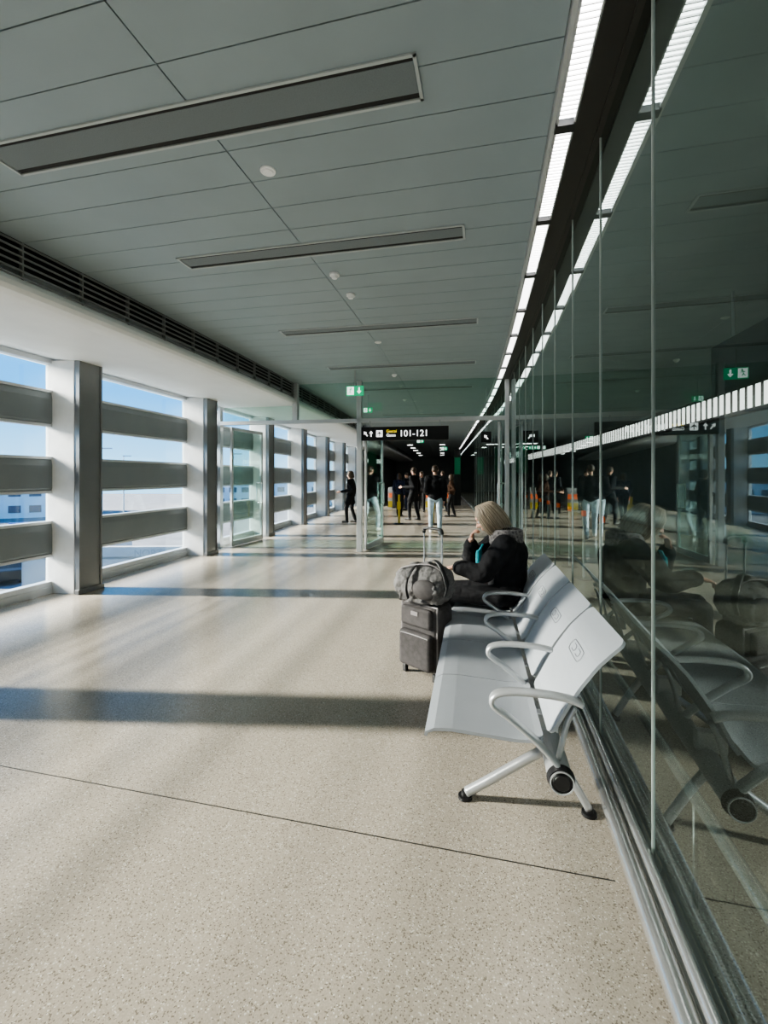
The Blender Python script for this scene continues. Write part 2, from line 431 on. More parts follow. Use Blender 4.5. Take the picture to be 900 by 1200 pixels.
for k in range(9):  # orange-red tops built in place of reflections along the glass
    e=empty('reflection_post',F(6.2+k*.95,-.9,0),'slim orange-topped post standing in for a reflection in the glass','reflection stand-in','reflection stand-ins behind the glass')
    q=Part(); q.cyl((0,0,0),(0,0,.02),.14,.13,20); q.done('base',M['black'],e)
    q=Part(); q.cyl((0,0,.02),(0,0,.95),.022,n=12); q.done('post',M['alu'],e)
    q=Part(); q.box((0,0,.99),(.11,.05,.08)); q.done('top_panel',M['orange'],e,bevel=.008)
for s in (-5,-3.2,-1.4):  # fill lamps added out of view to brighten the space behind the glass
    e=empty('back_fill_lamp',F(s,-3.2,3.46),'added unseen fill lamp brightening the space behind the glass','light','added fill lamps behind the glass')
    q=Part(); q.box((0,0,-.01),(1.2,.7,.02)); q.done('frame',M['alulight'],e)
    q=Part(); q.box((0,0,-.022),(1.12,.62,.004)); q.done('diffuser',M['fillglow'],e)

# strip lights
def lightfix(s):
    L=.86; A=W(s,.2,0); B=W(s+L,.2,0); ang=math.atan2((B-A).y,(B-A).x)
    return empty('strip_light',Matrix.Translation(((A.x+B.x)/2,(A.y+B.y)/2,3.47))@Matrix.Rotation(ang,4,'Z'),'glowing linear ceiling light with white baffles','light','linear ceiling lights')
proto=lightfix(-4.0); L=.86
q=Part(); q.box((0,.044,.0),(L,.008,.07)); q.box((0,-.044,0),(L,.008,.07)); q.box((0,0,.036),(L,.096,.008)); h1=q.done('housing',M['alulight'],proto)
q=Part(); q.box((0,0,-.012),(L-.03,.080,.01)); h2=q.done('diffuser',M['led'],proto)
q=Part()
x=-L/2+.03
while x<L/2-.02:
    q.box((x,0,-.020),(.005,.08,.014)); x+=.030
h3=q.done('baffle',M['baffle'],proto)
q=Part(); q.box((L/2+.035,0,.0),(.06,.105,.08)); h4=q.done('connector',M['black'],proto)
s=-4.0+.93
while s<40:
    e=lightfix(s)
    for h in (h1,h2,h3,h4):
        c=h.copy(); COL.objects.link(c); c.parent=e
    s+=.93
for s in (28,31,34,38,42):  # lamps added to brighten the dark far end of the corridor
    for d in (1.4,3.4):
        e=empty('far_fill_lamp',F(s+.15,d,3.5),'added ceiling fill lamp for the dark far corridor','light','added far fill lamps')
        q=Part(); q.box((0,0,-.004),(.24,.4,.01)); q.done('trim_ring',M['alulight'],e)
        q=Part(); q.box((0,0,-.011),(.18,.32,.004)); q.done('diffuser',M['led'],e)

# air diffusers
for s,w in [(-2.2,.26),(-.2,.26),(1.92,.27),(3.42,.22),(5.55,.22),(7.65,.22),(9.8,.22),(14.1,.22)]:
    d0,d1=(.93,3.55) if s<3 else ((.78,3.32) if s<5 else (.68,3.3))
    e=empty('air_diffuser',F(s+w/2,(d0+d1)/2,3.5),'long grey slot air diffuser with a pale frame in the ceiling','air vent','ceiling slot diffusers')
    Ld=d1-d0
    q=Part()
    q.box((-w/2+.008,0,-.004),(.016,Ld,.012)); q.box((w/2-.008,0,-.004),(.016,Ld,.012)); q.box((0,-Ld/2+.008,-.004),(w,.016,.012)); q.box((0,Ld/2-.008,-.004),(w,.016,.012)); q.done('frame',M['ventframe'],e)
    q=Part(); q.box((-.005,0,-.002),(w-.09,Ld-.04,.005)); q.done('perforated_face',M['mesh'],e)
    q=Part(); q.box((w/2-.034,0,-.001),(.03,Ld-.04,.005))
    q.box((-w/2+.028,0,-.001),(.022,Ld-.04,.0045)); q.done('slot',M['ceilback'],e)
for u,v,kind in ((314,200,1),(392,321,2),(411,345,2),(462,439,2),(443,401,1),(474,468,2)):
    y=1.95*530/(558-v); x=(u-450)/530*y
    e=empty('smoke_detector',Matrix.Translation((x,y,3.5)),'small round white ceiling smoke detector','smoke detector','ceiling detectors')
    q=Part(); r=.05
    q.cyl((0,0,0),(0,0,-.02 if kind==2 else -.008),r,r*.95,24); q.done('base',M['white'],e,smooth=False)
    q=Part(); 
    if kind==2: q.cyl((0,0,-.02),(0,0,-.045),r*.75,r*.5,20)
    else: q.cyl((0,0,-.008),(0,0,-.014),r*.7,r*.6,20)
    q.done('sensor_head',M['white'],e)

tn=7
for s,d0,d1,w in ((1.75,.13,6.2,.005),(8.95,.13,6.2,.03),(12.5,.13,6.2,.008),(-3,.13,6.2,.006)):
    q=Part(); q.box((0,(d0+d1)/2,.0006),(w,d1-d0,.0012)); struct(q.done('trim_%d'%tn,M['black'],mw=F(s,0,0)),'thin dark movement joint across the floor','floor joint'); tn+=1

# ------------------------------------------------------------ glass partition / doors
SS=9.0
e=empty('glass_partition',F(SS,0,0),'tall glass partition with silver posts across the corridor','glass partition')
for y,w,z0,z1 in ((.06,.07,0,3.5),(3.0,.10,0,3.5),(6.1,.07,0,3.03),(4.38,.11,2.7,3.5)):
    q=Part(); q.box((0,y,(z0+z1)/2),(.12,w,z1-z0)); q.done('post',M['alulight'],e,bevel=.004)
q=Part(); q.box((0,3.08,2.69),(.12,6.1,.075)); q.done('header',M['alulight'],e)
q=Part(); q.box((0,2.2,3.1),(.01,4.2,.76)); q.done('transom_glass',M['dglass'],e)
q=Part(); q.box((0,5.2,2.88),(.01,1.6,.30)); q.done('transom_glass',M['dglass'],e)
for n,(d,lab) in enumerate(((5.9,'open glass swing door with steel pull handle'),(2.9,'open glass swing door with steel pull handle'),(.2,'open glass swing door beside glass wall'))):
    p=Part(); Ld=1.25
    p.box((.03,0,1.32),(.06,.045,2.6)); p.box((Ld-.03,0,1.32),(.06,.045,2.6)); p.box((Ld/2,0,.07),(Ld,.045,.12)); p.box((Ld/2,0,2.59),(Ld,.045,.07))
    o=p.done('door_%d'%(n+1),M['alulight'],mw=F(SS+.1,d,0)@Matrix.Rotation(-.12,4,'Z'),bevel=.003); struct(o,lab,'door')
    q=Part(); q.box((Ld/2,0,1.33),(Ld-.12,.01,2.48)); q.done('glass_pane',M['dglass'],o)
    for sy in (-.07,.07):
        q=Part(); q.path([(Ld-.12,0,.92),(Ld-.12,sy,.92),(Ld-.12,sy,1.15),(Ld-.12,sy,1.38),(Ld-.12,0,1.38)],.013,.013,n=8); q.done('handle',M['steel'],o,smooth=True)
def arrow(p,cx,cz,L,w,ang,x):
    pts=[(-w/2,-L/2),(w/2,-L/2),(w/2,.05*L),(w*1.6,.05*L),(0,L/2),(-w*1.6,.05*L),(-w/2,.05*L)]
    c,s_=math.cos(ang),math.sin(ang)
    P2=[(cx-(a*c-b*s_),cz+a*s_+b*c) for a,b in pts]
    n=len(P2); p.add([(x,a,b) for a,b in P2],[tuple(range(n))])
e=empty('direction_sign',F(SS-.16,2.05,2.4),'black overhead direction sign with white lettering','sign')
q=Part(); q.box((0,0,0),(.08,1.74,.27)); q.done('sign_panel',M['sign'],e,bevel=.005)
for y in (-.7,.7):
    q=Part(); q.cyl((.0,y,.13),(.0,y,.26),.012); q.done('hanger',M['alu'],e)
text('101-121',.175,M['signw'],'gate_numbers',e,Matrix.Translation((-.043,.10,-.06))@FACE,off=.0010)
text('Geataí',.08,M['signy'],'lettering',e,Matrix.Translation((-.043,.36,.02))@FACE,off=.0005)
text('Gates',.08,M['signw'],'lettering',e,Matrix.Translation((-.043,.36,-.06))@FACE,off=.0005)
for cx,an in ((.78,.7),(.67,0)):
    q=Part(); arrow(q,cx,0,.12,.024,an,-.043); q.done('arrow',M['signw'],e)
q=Part(); q.box((-.0405,.50,0),(.003,.125,.13)); q.done('pictogram_tile',M['signw'],e)
q=Part()
k=.68
q.add([(-.043,.50+a*k,b*k) for a,b in ((-.012,-.08),(.012,-.08),(.012,.0),(.07,-.03),(.07,-.01),(.012,.05),(.0,.09),(-.012,.05),(-.07,-.01),(-.07,-.03),(-.012,.0))],[(0,1,2,10),(2,3,4,5),(5,6,7),(7,8,9,10),(10,2,5,7)])
q.done('plane_pictogram',M['sign'],e)
e=empty('direction_sign',F(SS+1.0,.40,2.4),'small square black overhead sign with white arrows','sign')
q=Part(); q.box((0,0,0),(.06,.22,.24)); q.done('sign_panel',M['sign'],e,bevel=.004)
q=Part(); arrow(q,0,0,.12,.024,.7,-.033); q.done('arrow',M['signw'],e)
q=Part(); q.cyl((0,0,.12),(0,0,1.1),.01); q.done('hanger',M['alu'],e)
def exitsign(s,d,z,sc=1):
    e=empty('exit_sign',F(s,d,z),'green illuminated exit sign with running figure and arrow','exit sign','green exit signs')
    q=Part(); q.box((0,0,0),(.03,.36*sc,.2*sc)); q.done('sign_panel',M['exit'],e,bevel=.003)
    q=Part(); q.box((-.017,.09*sc,0),(.003,.14*sc,.16*sc)); q.done('doorway_pictogram',M['signw'],e)
    q=Part(); q.ell((-.02,.08*sc,.05*sc),(.002,.016*sc,.016*sc)); 
    for a,b in (((.085,.03),(.1,-.015)),((.1,-.015),(.075,-.05)),((.1,-.015),(.13,-.05)),((.085,.03),(.055,.01)),((.085,.03),(.12,.02))):
        q.cyl((-.02,a[0]*sc,a[1]*sc),(-.02,b[0]*sc,b[1]*sc),.007*sc,n=8)
    q.done('running_figure',M['exit'],e)
    q=Part(); arrow(q,-.09*sc,0,.13*sc,.03*sc,math.pi,-.018); q.done('arrow',M['signw'],e)
    q=Part(); q.cyl((0,0,.1*sc),(0,0,3.5-z),.01,n=8); q.done('hanger',M['alu'],e)
exitsign(8.0,2.86,3.12,.9)
exitsign(10.5,3.12,3.12,.6)
exitsign(18.6,2.3,3.0,.8)
exitsign(24,1.3,3.0,.9)

# ------------------------------------------------------------ bench
HT=Vector((.196,.98,0)).normalized()
BM=Matrix(((HT.x,-HT.y,0,.72),(HT.y,HT.x,0,1.83),(0,0,1,0),(0,0,0,1)))
bench=empty('seating_bench',BM,'grey metal beam bench with linked seats and armrests','bench')
Lb=2.3
q=Part(); q.cyl((0.03,0,.31),(Lb,0,.31),.05,n=28); q.done('beam',M['cast'],bench,smooth=False)
q=Part(); q.cyl((0.0,0,.31),(.03,0,.31),.05,.056,n=28); q.cyl((-.008,0,.31),(0,0,.31),.03,.036,n=24); q.done('beam_cap',M['black'],bench)
q=Part(); q.path([(-.006,.045*math.cos(t),.31+.045*math.sin(t)) for t in [i*math.pi/8 for i in range(16)]],.003,.003,closed=True,n=6,sub=2); q.done('cap_ring',M['cast'],bench)
pitch=.55
def sheet(profile,w,a0,r,th,topw=None):
    L=[0]
    for i in range(1,len(profile)): L.append(L[-1]+math.dist(profile[i],profile[i-1]))
    tot=L[-1]
    def at(t):
        for i in range(1,len(L)):
            if t<=L[i]+1e-9:
                k=(t-L[i-1])/(L[i]-L[i-1]); A=profile[i-1];B=profile[i]
                return (A[0]+(B[0]-A[0])*k,A[1]+(B[1]-A[1])*k),(B[0]-A[0],B[1]-A[1])
    ts=[0]+[r*(1-math.cos(math.pi/2*k/6)) for k in range(1,7)]
    mid=[r+(tot-2*r)*k/12 for k in range(1,12)]
    ts=ts+mid+[tot-t for t in reversed(ts)]
    p=Part(); vs=[];NU=9;R=len(ts)
    for side in (1,-1):
        for t in ts:
            e=min(t,tot-t); wd=w/2
            if topw: wd=wd+(topw/2-wd)*t/tot
            if e<r: wd-=r-math.sqrt(max(0,r*r-(r-e)**2))
            (n,z),(dn,dz)=at(t); l=math.hypot(dn,dz); nx,nz=-dz/l,dn/l
            for i in range(NU):
                u=-1+2*i/(NU-1); vs.append((a0+w/2+u*wd,n+nx*th/2*side,z+nz*th/2*side))
    fs=[]
    for sd in (0,1):
        o=sd*R*NU
        for j in range(R-1):
            for i in range(NU-1):
                fs.append((o+j*NU+i,o+j*NU+i+1,o+(j+1)*NU+i+1,o+(j+1)*NU+i))
    o=R*NU
    for j in range(R-1):
        fs.append((j*NU,(j+1)*NU,o+(j+1)*NU,o+j*NU)); a=j*NU+NU-1; b=(j+1)*NU+NU-1; fs.append((a,b,o+b,o+a))
    for i in range(NU-1):
        fs.append((i,i+1,o+i+1,o+i)); a=(R-1)*NU+i; fs.append((a,a+1,o+a+1,o+a))
    p.add(vs,fs); return p
seatprof=[(.56,.395),(.555,.425),(.53,.44),(.45,.447),(.30,.438),(.18,.43),(.10,.435),(.06,.445)]
backprof=[(.035,.455),(.01,.49),(-.02,.55),(-.08,.66),(-.15,.76),(-.215,.83),(-.26,.87)]
for i in range(4):
    a0=.05+i*pitch
    sheet(seatprof,pitch-.006,a0,.03,.014).done('seat',M['seat'],bench,smooth=False,bevel=0)
    b=sheet(backprof,pitch-.05,a0+.025,.04,.014,topw=pitch-.012).done('backrest',M['back'],bench)
    c=a0+pitch/2; 
    def onb(x,t):
        n0,z0=(-.128,.728); dn,dz=(-.57,.82)
        return (c+x, n0+dn*t+.0085*.82, z0+dz*t+.0085*.57)
    q=Part()
    q.path([onb(x,t) for x,t in ((-.10,.0),(-.092,.020),(-.065,.028),(.065,.028),(.092,.020),(.10,0),(.092,-.020),(.065,-.028),(-.065,-.028),(-.092,-.020))],.0022,.0022,closed=True,n=6)
    q.path([onb(x,t) for x,t in ((-.016,.014),(-.05,.014),(-.062,0),(-.05,-.014),(-.016,-.014))],.0022,.0022,n=6)
    q.path([onb(x,t) for x,t in ((.058,.014),(.024,.014),(.012,0),(.024,-.014),(.058,-.014))],.0022,.0022,n=6)
    q.done('emblem',M['emblem'],b)
    q=Part(); q.box((c,.02,.385),(.05,.12,.09)); q.done('seat_bracket',M['cast'],bench,bevel=.008)
for i in range(5):
    a=.04+i*pitch
    q=Part()
    q.path([(a,-.085,.615),(a,-.04,.632),(a,.03,.641),(a,.12,.645),(a,.21,.64),(a,.262,.622),(a,.275,.59),(a,.25,.562),(a,.2,.53),(a,.10,.45),(a,.02,.37),(a,.0,.34)],.028,.012,ax=(1,0,0),n=12)
    q.done('armrest',M['cast'],bench,smooth=True)
    q=Part(); q.path([(a+.05,-.065,.575),(a+.05,-.035,.50),(a+.04,-.0,.36)],.020,.010,ax=(1,0,0),n=10)
    q.done('back_support',M['cast'],bench,smooth=True)
for a in (.28,1.2,2.1):
    q=Part()
    q.path([(a,.385,.028),(a,.30,.085),(a,.18,.17),(a,.08,.24),(a,.0,.29)],.022,.02,ax=(1,0,0),n=12)
    q.path([(a,-.165,.028),(a,-.13,.09),(a,-.07,.19),(a,.0,.29)],.020,.018,ax=(1,0,0),n=12)
    l=q.done('leg',M['cast'],bench,smooth=True)
    for n in (.392,-.168):
        q=Part(); q.cyl((a,n,0),(a,n,.014),.034,.032,n=24); q.cyl((a,n,.012),(a,n,.035),.02,.016,n=16); q.done('foot',M['black'],l)

# ------------------------------------------------------------ people
def Rv(yaw=0,pitch=0,roll=0):
    return Matrix.Rotation(yaw,3,'Z')@Matrix.Rotation(pitch,3,'X')@Matrix.Rotation(roll,3,'Y')
def hand(p,wr,dr,pn,side,curl=.4,k=1.0):
    dr=Vector(dr).normalized(); pn=Vector(pn); pn=(pn-dr*pn.dot(dr)).normalized(); sd=dr.cross(pn).normalized()*side
    rot=Matrix((sd,dr,pn)).transposed()
    wr=Vector(wr)
    p.ell(wr+dr*.048*k,(.040*k,.052*k,.017*k),rot)
    p.cap(wr-dr*.02*k,wr+dr*.02*k,.026*k,.027*k)
    for off,l in ((.030,.070),(.010,.080),(-.010,.074),(-.029,.058)):
        q=wr+dr*.085*k+sd*off*k; r=.0092*k
        p.cap(wr+dr*.05*k+sd*off*.9*k,q,r*1.05,r)
        ang=0
        for j,fr in enumerate((.45,.30,.25)):
            ang+=curl*(.6 if j==0 else 1)
            d=(dr*math.cos(ang)-pn*math.sin(ang)).normalized()
            n2=q+d*l*fr*k; p.cap(q,n2,r*(1-.06*j),r*(.93-.06*j)); q=n2
    t0=wr+dr*.022*k+sd*.028*k; t1=t0+(dr*.6+sd*.75-pn*.25).normalized()*.034*k; t2=t1+(dr*.9+sd*.25-pn*.3).normalized()*.03*k
    p.cap(t0,t1,.013*k,.011*k); p.cap(t1,t2,.0105*k,.009*k)
def headgeo(p,c,R,k=1.0):
    def A(x,y,z): return Vector(c)+R@(Vector((x,y,z))*k)
    p.ell(A(0,-.012,.03),(.076*k,.096*k,.088*k),R,20,14)
    p.ell(A(0,.028,-.03),(.06*k,.064*k,.078*k),R,18,12)
    p.ell(A(0,.058,-.09),(.026*k,.024*k,.022*k),R)
    p.ell(A(0,.07,.042),(.05*k,.022*k,.022*k),R)
    p.cap(A(0,.088,.018),A(0,.112,-.02),.007*k,.013*k)
    for sx in (-1,1):
        p.ell(A(.014*sx,.098,-.024),(.009*k,.01*k,.008*k),R)
        p.ell(A(.04*sx,.062,-.02),(.022*k,.022*k,.022*k),R)
        p.ell(A(.079*sx,-.005,-.008),(.010*k,.020*k,.032*k),R)
    p.ell(A(0,.088,-.052),(.024*k,.012*k,.006*k),R); p.ell(A(0,.086,-.064),(.021*k,.012*k,.007*k),R)
def person(mw,J,label,top,bot,hairm,shoem,voxel=.010,hairstyle='short',longcoat=False,bulk=1.0,jd=(.022,.055)):
    g={k:Vector(v) for k,v in J.items() if not k.startswith('_')}
    R=Rv(*J.get('_head',(0,0,0)))
    p=Part()
    pel,ch,nk,hd=g['pelvis'],g['chest'],g['neck'],g['head']
    Rt=Rv(J.get('_tyaw',0))
    p.ell(pel,(.15,.11,.12),Rt); p.cap(pel,ch,.105,.12); p.ell(ch,(.155,.105,.16),Rt); p.cap(ch,nk,.10,.06)
    for sd in 'LR': p.cap(ch+(g['sh'+sd]-ch)*.3+Vector((0,0,.04)),g['sh'+sd],.06,.048)
    p.cap(nk,hd-Vector((0,0,.03))+R@Vector((0,-.025,0)),.055,.05)
    headgeo(p,hd,R)
    for sd,sg in (('L',-1),('R',1)):
        sh,el,wr=g['sh'+sd],g['el'+sd],g['wr'+sd]
        p.cap(sh,el,.046,.036); p.cap(el,el+(wr-el)*.35,.036,.036); p.cap(el+(wr-el)*.35,wr,.036,.024)
        hdr=J.get('_hand'+sd,(tuple(wr-el),(sg*1.0,0,0),.35)); hand(p,wr,hdr[0],hdr[1],-sg if len(hdr)<4 else hdr[3],hdr[2])
        hp,kn,an=g['hip'+sd],g['kn'+sd],g['an'+sd]
        p.cap(pel,hp,.1,.088); p.cap(hp,kn,.082,.052); p.cap(kn,kn+(an-kn)*.35,.05,.053); p.cap(kn+(an-kn)*.35,an,.053,.036)
        toe=Vector(J.get('_toe'+sd,(0,.17,0))); p.cap(an-Vector((0,0,.04)),an+toe*.75-Vector((0,0,.05)),.032,.025)
    body=p.done('person',M['skin'],mw=mw,remesh=voxel,smo=2)
    tag(body,label,'person')
    p=Part()
    b=.014*bulk
    p.ell(pel+Vector((0,0,.02)),(.165+b,.125+b,.11),Rt); p.cap(pel+Vector((0,0,.03)),ch,.12+b,.135+b); p.ell(ch,(.175+b,.125+b,.175),Rt); p.cap(ch,nk-(nk-ch)*.12,.11+b,.075)
    for sd in 'LR':
        sh,el,wr=g['sh'+sd],g['el'+sd],g['wr'+sd]
        p.cap(ch+(sh-ch)*.3+Vector((0,0,.04)),sh,.07+b,.06+b); p.cap(sh,el,.06+b,.05+b); p.cap(el,wr+(el-wr)*.12,.049+b,.036+b*.8)
        if longcoat: p.cap(pel,g['hip'+sd]+(g['kn'+sd]-g['hip'+sd])*.5,.13,.115)
    p.path([nk+R@Vector((.062*math.cos(t),.062*math.sin(t)-.01,-.01)) for t in [i*math.pi/4 for i in range(8)]],.02,.025,closed=True,n=8,ax=(0,0,1))
    p.done('jacket',top,body,remesh=max(voxel,.009),smo=3,disp=jd[0],dscale=jd[1])
    p=Part()
    p.ell(pel-Vector((0,0,.01)),(.165,.122,.125),Rt)
    for sd in 'LR':
        hp,kn,an=g['hip'+sd],g['kn'+sd],g['an'+sd]
        p.cap(pel,hp,.11,.098); p.cap(hp,kn,.094,.068); p.cap(kn,an+(kn-an)*.06,.067,.054)
    p.done('trousers',bot,body,remesh=max(voxel,.009),smo=3,disp=.012,dscale=.05)
    for sd in 'LR':
        an=g['an'+sd]; toe=Vector(J.get('_toe'+sd,(0,.17,0))); up=Vector((0,0,1))
        q=Part(); tl=toe.normalized()
        base=an-up*.045
        q.cap(an-up*.01,base-tl*.015,.047,.045); q.cap(base-tl*.02,base+toe*.85,.043,.036); q.ell(base+toe*.85+up*-.004,(.044,.044,.034))
        q.done('shoe',shoem,body,remesh=.007,smo=3)
    def A(x,y,z): return hd+R@Vector((x,y,z))
    p=Part()
    if hairstyle=='short':
        p.ell(A(0,-.022,.045),(.084,.100,.086),R,20,14); p.ell(A(0,-.055,-.01),(.072,.06,.06),R)
        p.done('hair',hairm,body,remesh=.007,smo=4)
    elif hairstyle=='bob':
        p.ell(A(0,-.020,.040),(.096,.112,.092),R,20,14); p.cap(A(0,-.05,0),A(0,-.062,-.085),.085,.062)
        for sx in (-1,1): p.ell(A(.072*sx,.0,-.03),(.030,.072,.098),R)
        p.done('hair',hairm,body,remesh=.008,smo=4)
    else:
        p.mi=1
        p.ell(A(0,-.018,.038),(.087,.105,.089),R,24,16); p.cap(A(0,-.04,0),A(0,-.045,-.05),.083,.066)
        p.ell(A(-.07,-.01,-.02),(.020,.052,.070),R); p.ell(A(.07,-.01,-.02),(.020,.052,.070),R)
        rnd=random.Random(3)
        NL=130
        for i in range(NL):
            th=math.radians(-145+290*(i+.5)/NL)
            for lay in range(2):
                p.mi=1 if rnd.random()<.28 else 0
                t2=th+rnd.uniform(-.05,.05); k=1+.05*lay+rnd.uniform(-.035,.035)
                dx,dy=math.sin(t2),-math.cos(t2)
                hem=-.145+.03*max(0,dy)+rnd.uniform(-.022,.022); wv=rnd.uniform(-.07,.07)
                cx=.012 if dx>0 else -.004
                pts=[(cx+.005*dx,.02+.01*dy,.127+.003*lay)]
                for f,z,w_ in ((.62,.105,0),(.92,.06,.2),(1.04,.0,.5),(1.07,-.06,.8),(1.04,-.11,1),(.97+rnd.uniform(-.12,.08),hem,1.3)):
                    t3=t2+wv*w_; ex,ey=math.sin(t3),-math.cos(t3)
                    pts.append((ex*.096*f*k,-.018+ey*.112*f*k,z))
                p.path([A(*q_) for q_ in pts],.0058,.0032,n=5,sub=3,taper=True)
        p.done('hair',[hairm,M['dblonde']],body,smooth=True)
    for sx in (-1,1):
        q=Part(); c=hd+R@Vector((.031*sx,.080,.010)); q.ell(c,(.0125,.0125,.0125)); q.mi=1; q.ell(c+R@Vector((0,.0085,0)),(.006,.005,.006),R); q.done('eye',[M['eyew'],M['black']],body,smooth=True)
    return body

wm=BM@Matrix.Translation((2.03,0,0))
J=dict(pelvis=(0,.08,.575),chest=(0,.07,.89),neck=(0,.14,1.06),head=(0,.24,1.195),
 shL=(-.19,.11,.99),elL=(-.245,.28,.77),wrL=(-.20,.49,.80),
 shR=(.19,.12,.99),elR=(.20,.37,.80),wrR=(.045,.38,.975),
 hipL=(-.10,.14,.56),knL=(-.07,.57,.545),anL=(-.02,.62,.10),
 hipR=(.10,.14,.56),knR=(.13,.60,.545),anR=(.14,.60,.10),
 _head=(.02,-.62,0),_handL=((.08,.95,-.15),(0,.15,1),.6,1),_handR=((-.30,-.18,.85),(.2,1,.3),.7,1),_toeL=(0,.16,0),_toeR=(.02,.16,0))
woman=person(wm,J,'seated person, blonde bob, black padded coat, hand at mouth',M['coat'],M['tro'],M['blonde'],M['shoe'],voxel=.006,hairstyle='locks',bulk=2.4,jd=(.03,.10))
q=Part(); q.path([(-.10,.28,.98),(-.09,.31,.9),(-.07,.31,.78),(-.05,.31,.70)],.025,.008,n=8); q.done('scarf',M['teal'],woman,smooth=True)
q=Part()
for k in range(3): q.path([(.12*math.cos(t),.085+.115*math.sin(t),1.01+.028*k) for t in [i*math.pi/5 for i in range(10)]],.042,.028,closed=True,n=8,ax=(0,0,1))
q.done('coat_collar',M['check'],woman,smooth=True)

def walker(x,y,yaw,h,label,top,bot,hairm,shoem,stride=.25,longcoat=False,hairstyle='short',arm=0,bulk=1.0):
    k=h/1.76
    J=dict(pelvis=(0,0,.95),chest=(0,.01,1.27),neck=(0,.0,1.48),head=(0,.02,1.635),
     shL=(-.185,0,1.42),elL=(-.235,-.04-arm*.5,1.13),wrL=(-.20,.10+arm,.90+arm*.8),
     shR=(.185,0,1.42),elR=(.235,-.07,1.13),wrR=(.225,-.02,.87),
     hipL=(-.10,0,.90),knL=(-.11,stride*.55+.03,.50),anL=(-.11,stride*.6,.10),
     hipR=(.10,0,.90),knR=(.11,-stride*.2+.03,.49),anR=(.11,-stride*.8,.10),
     _head=(random.uniform(-.5,.5),random.uniform(-.3,0),0))
    mw=Matrix.Translation((x,y,0))@Matrix.Rotation(yaw,4,'Z')@Matrix.Scale(k,4)
    return person(mw,J,label,top,bot,hairm,shoem,voxel=.012,hairstyle=hairstyle,longcoat=longcoat,bulk=bulk)
def px(u,v):
    y=1.55*530/(v-558); return (u-450)/530*y,y
x,y=px(510,626)
man=walker(x,y,-.1,1.84,'walking person in black jacket and light blue jeans seen from behind',M['coat'],M['jean'],M['brownhair'],M['shoew'],.38,bulk=1.9,arm=.15)
for u,v,yaw,h,lab,t,b_,hm,lc,hs,arm in (
  (411,613,1.3,1.72,'standing person in long dark coat near the doors','coat','tro','brownhair',True,'bob',.2),
  (468,605,-.4,1.66,'person in navy jacket walking with others','navy','tro','brownhair',False,'bob',0),
  (485,610,.9,1.86,'tall person in black coat waiting in line','coat','tro','brownhair',True,'short',.25),
  (529,606,1.3,1.62,'person in brown jacket waiting by the gates','brown','tro','brownhair',False,'bob',.2),
  (494,600,3.0,1.75,'person in dark jacket facing the corridor','dgrey','tro','brownhair',False,'short',.1),
  (519,600,.4,1.78,'person in dark grey coat behind the walker','dgrey','tro','brownhair',True,'short',.1),
  (477,598,2.0,1.70,'person in dark coat among the waiting group','coat','navy','brownhair',True,'short',.1)):
    x,y=px(u,v); walker(x,y,yaw,h,lab,M[t],M[b_],M[hm],M['shoe'],.16,longcoat=lc,hairstyle=hs,arm=arm)

# ------------------------------------------------------------ suitcase
SM=Matrix.Translation((.335,3.56,0))@Matrix.Rotation(math.radians(-45),4,'Z')
e=empty('suitcase',SM,'upright black-grey fabric wheeled suitcase with extended handle','suitcase')
def rb(p_c,p_d,name,m,par,bev):
    q=Part(); q.box(p_c,p_d); return q.done(name,m,par,bevel=bev,smooth=False)
rb((0,0,.315),(.39,.22,.53),'body',M['case'],e,.06)
rb((0,-.125,.22),(.32,.07,.28),'front_pocket',M['case'],e,.034)
rb((0,-.12,.47),(.30,.05,.15),'upper_pocket',M['case'],e,.024)
q=Part()
q.path([(x,-.090,z) for x,z in ((-.15,.075),(-.175,.11),(-.175,.52),(-.15,.56),(.15,.56),(.175,.52),(.175,.11),(.15,.075))],.006,.006,closed=True,n=6,sub=3); q.done('zip_piping',M['casep'],e)
q=Part()
q.path([(x,-.155,z) for x,z in ((-.13,.12),(-.13,.31),(-.11,.335),(.11,.335),(.13,.31),(.13,.12))],.004,.004,n=6,sub=3)
q.done('zip_piping',M['casep'],e)
rb((0,-.147,.50),(.07,.006,.03),'badge',M['casep'],e,.002)
for sx in (-.09,.09):
    q=Part(); q.cyl((sx,.08,.57),(sx,.08,1.10),.007,n=10); q.done('handle_tube',M['alu'],e)
q=Part(); q.path([(-.095,.08,1.09),(-.085,.08,1.12),(-.05,.08,1.13),(.05,.08,1.13),(.085,.08,1.12),(.095,.08,1.09)],.014,.012,n=10); q.done('handle_grip',M['black'],e,smooth=True)
for sx in (-.15,.15):
    q=Part(); q.cyl((sx-.015,.085,.03),(sx+.015,.085,.03),.03,n=20); q.done('wheel',M['tyre'],e)
    q=Part(); q.box((sx,-.08,.03),(.035,.035,.06)); q.done('foot',M['black'],e,bevel=.006)
DMx=Matrix.Translation((.305,3.51,.583))@Matrix.Rotation(math.radians(-30),4,'Z')@Matrix.Scale(1.10,4)
e=empty('travel_bag',DMx,'slumped dark taupe backpack lying on the suitcase','bag')
q=Part(); q.cap((-.11,0,.12),(.10,0,.135),.112,.13,n=20); q.box((0,0,.045),(.30,.17,.085)); q.cap((-.06,.0,.20),(.08,0,.195),.07,.08); q.ell((.12,-.02,.10),(.10,.13,.10))
q.done('body',M['greycl'],e,remesh=.007,smo=3,disp=.04,dscale=.065)
q=Part(); q.ell((.07,-.12,.11),(.10,.035,.07)); q.done('side_pocket',M['case'],e,smooth=True)
q=Part(); q.path([(-.05,-.135,.04),(-.06,-.145,.11),(-.05,-.125,.20),(-.02,-.05,.275)],.014,.004,n=8); q.done('webbing_strap',M['black'],e,smooth=True)
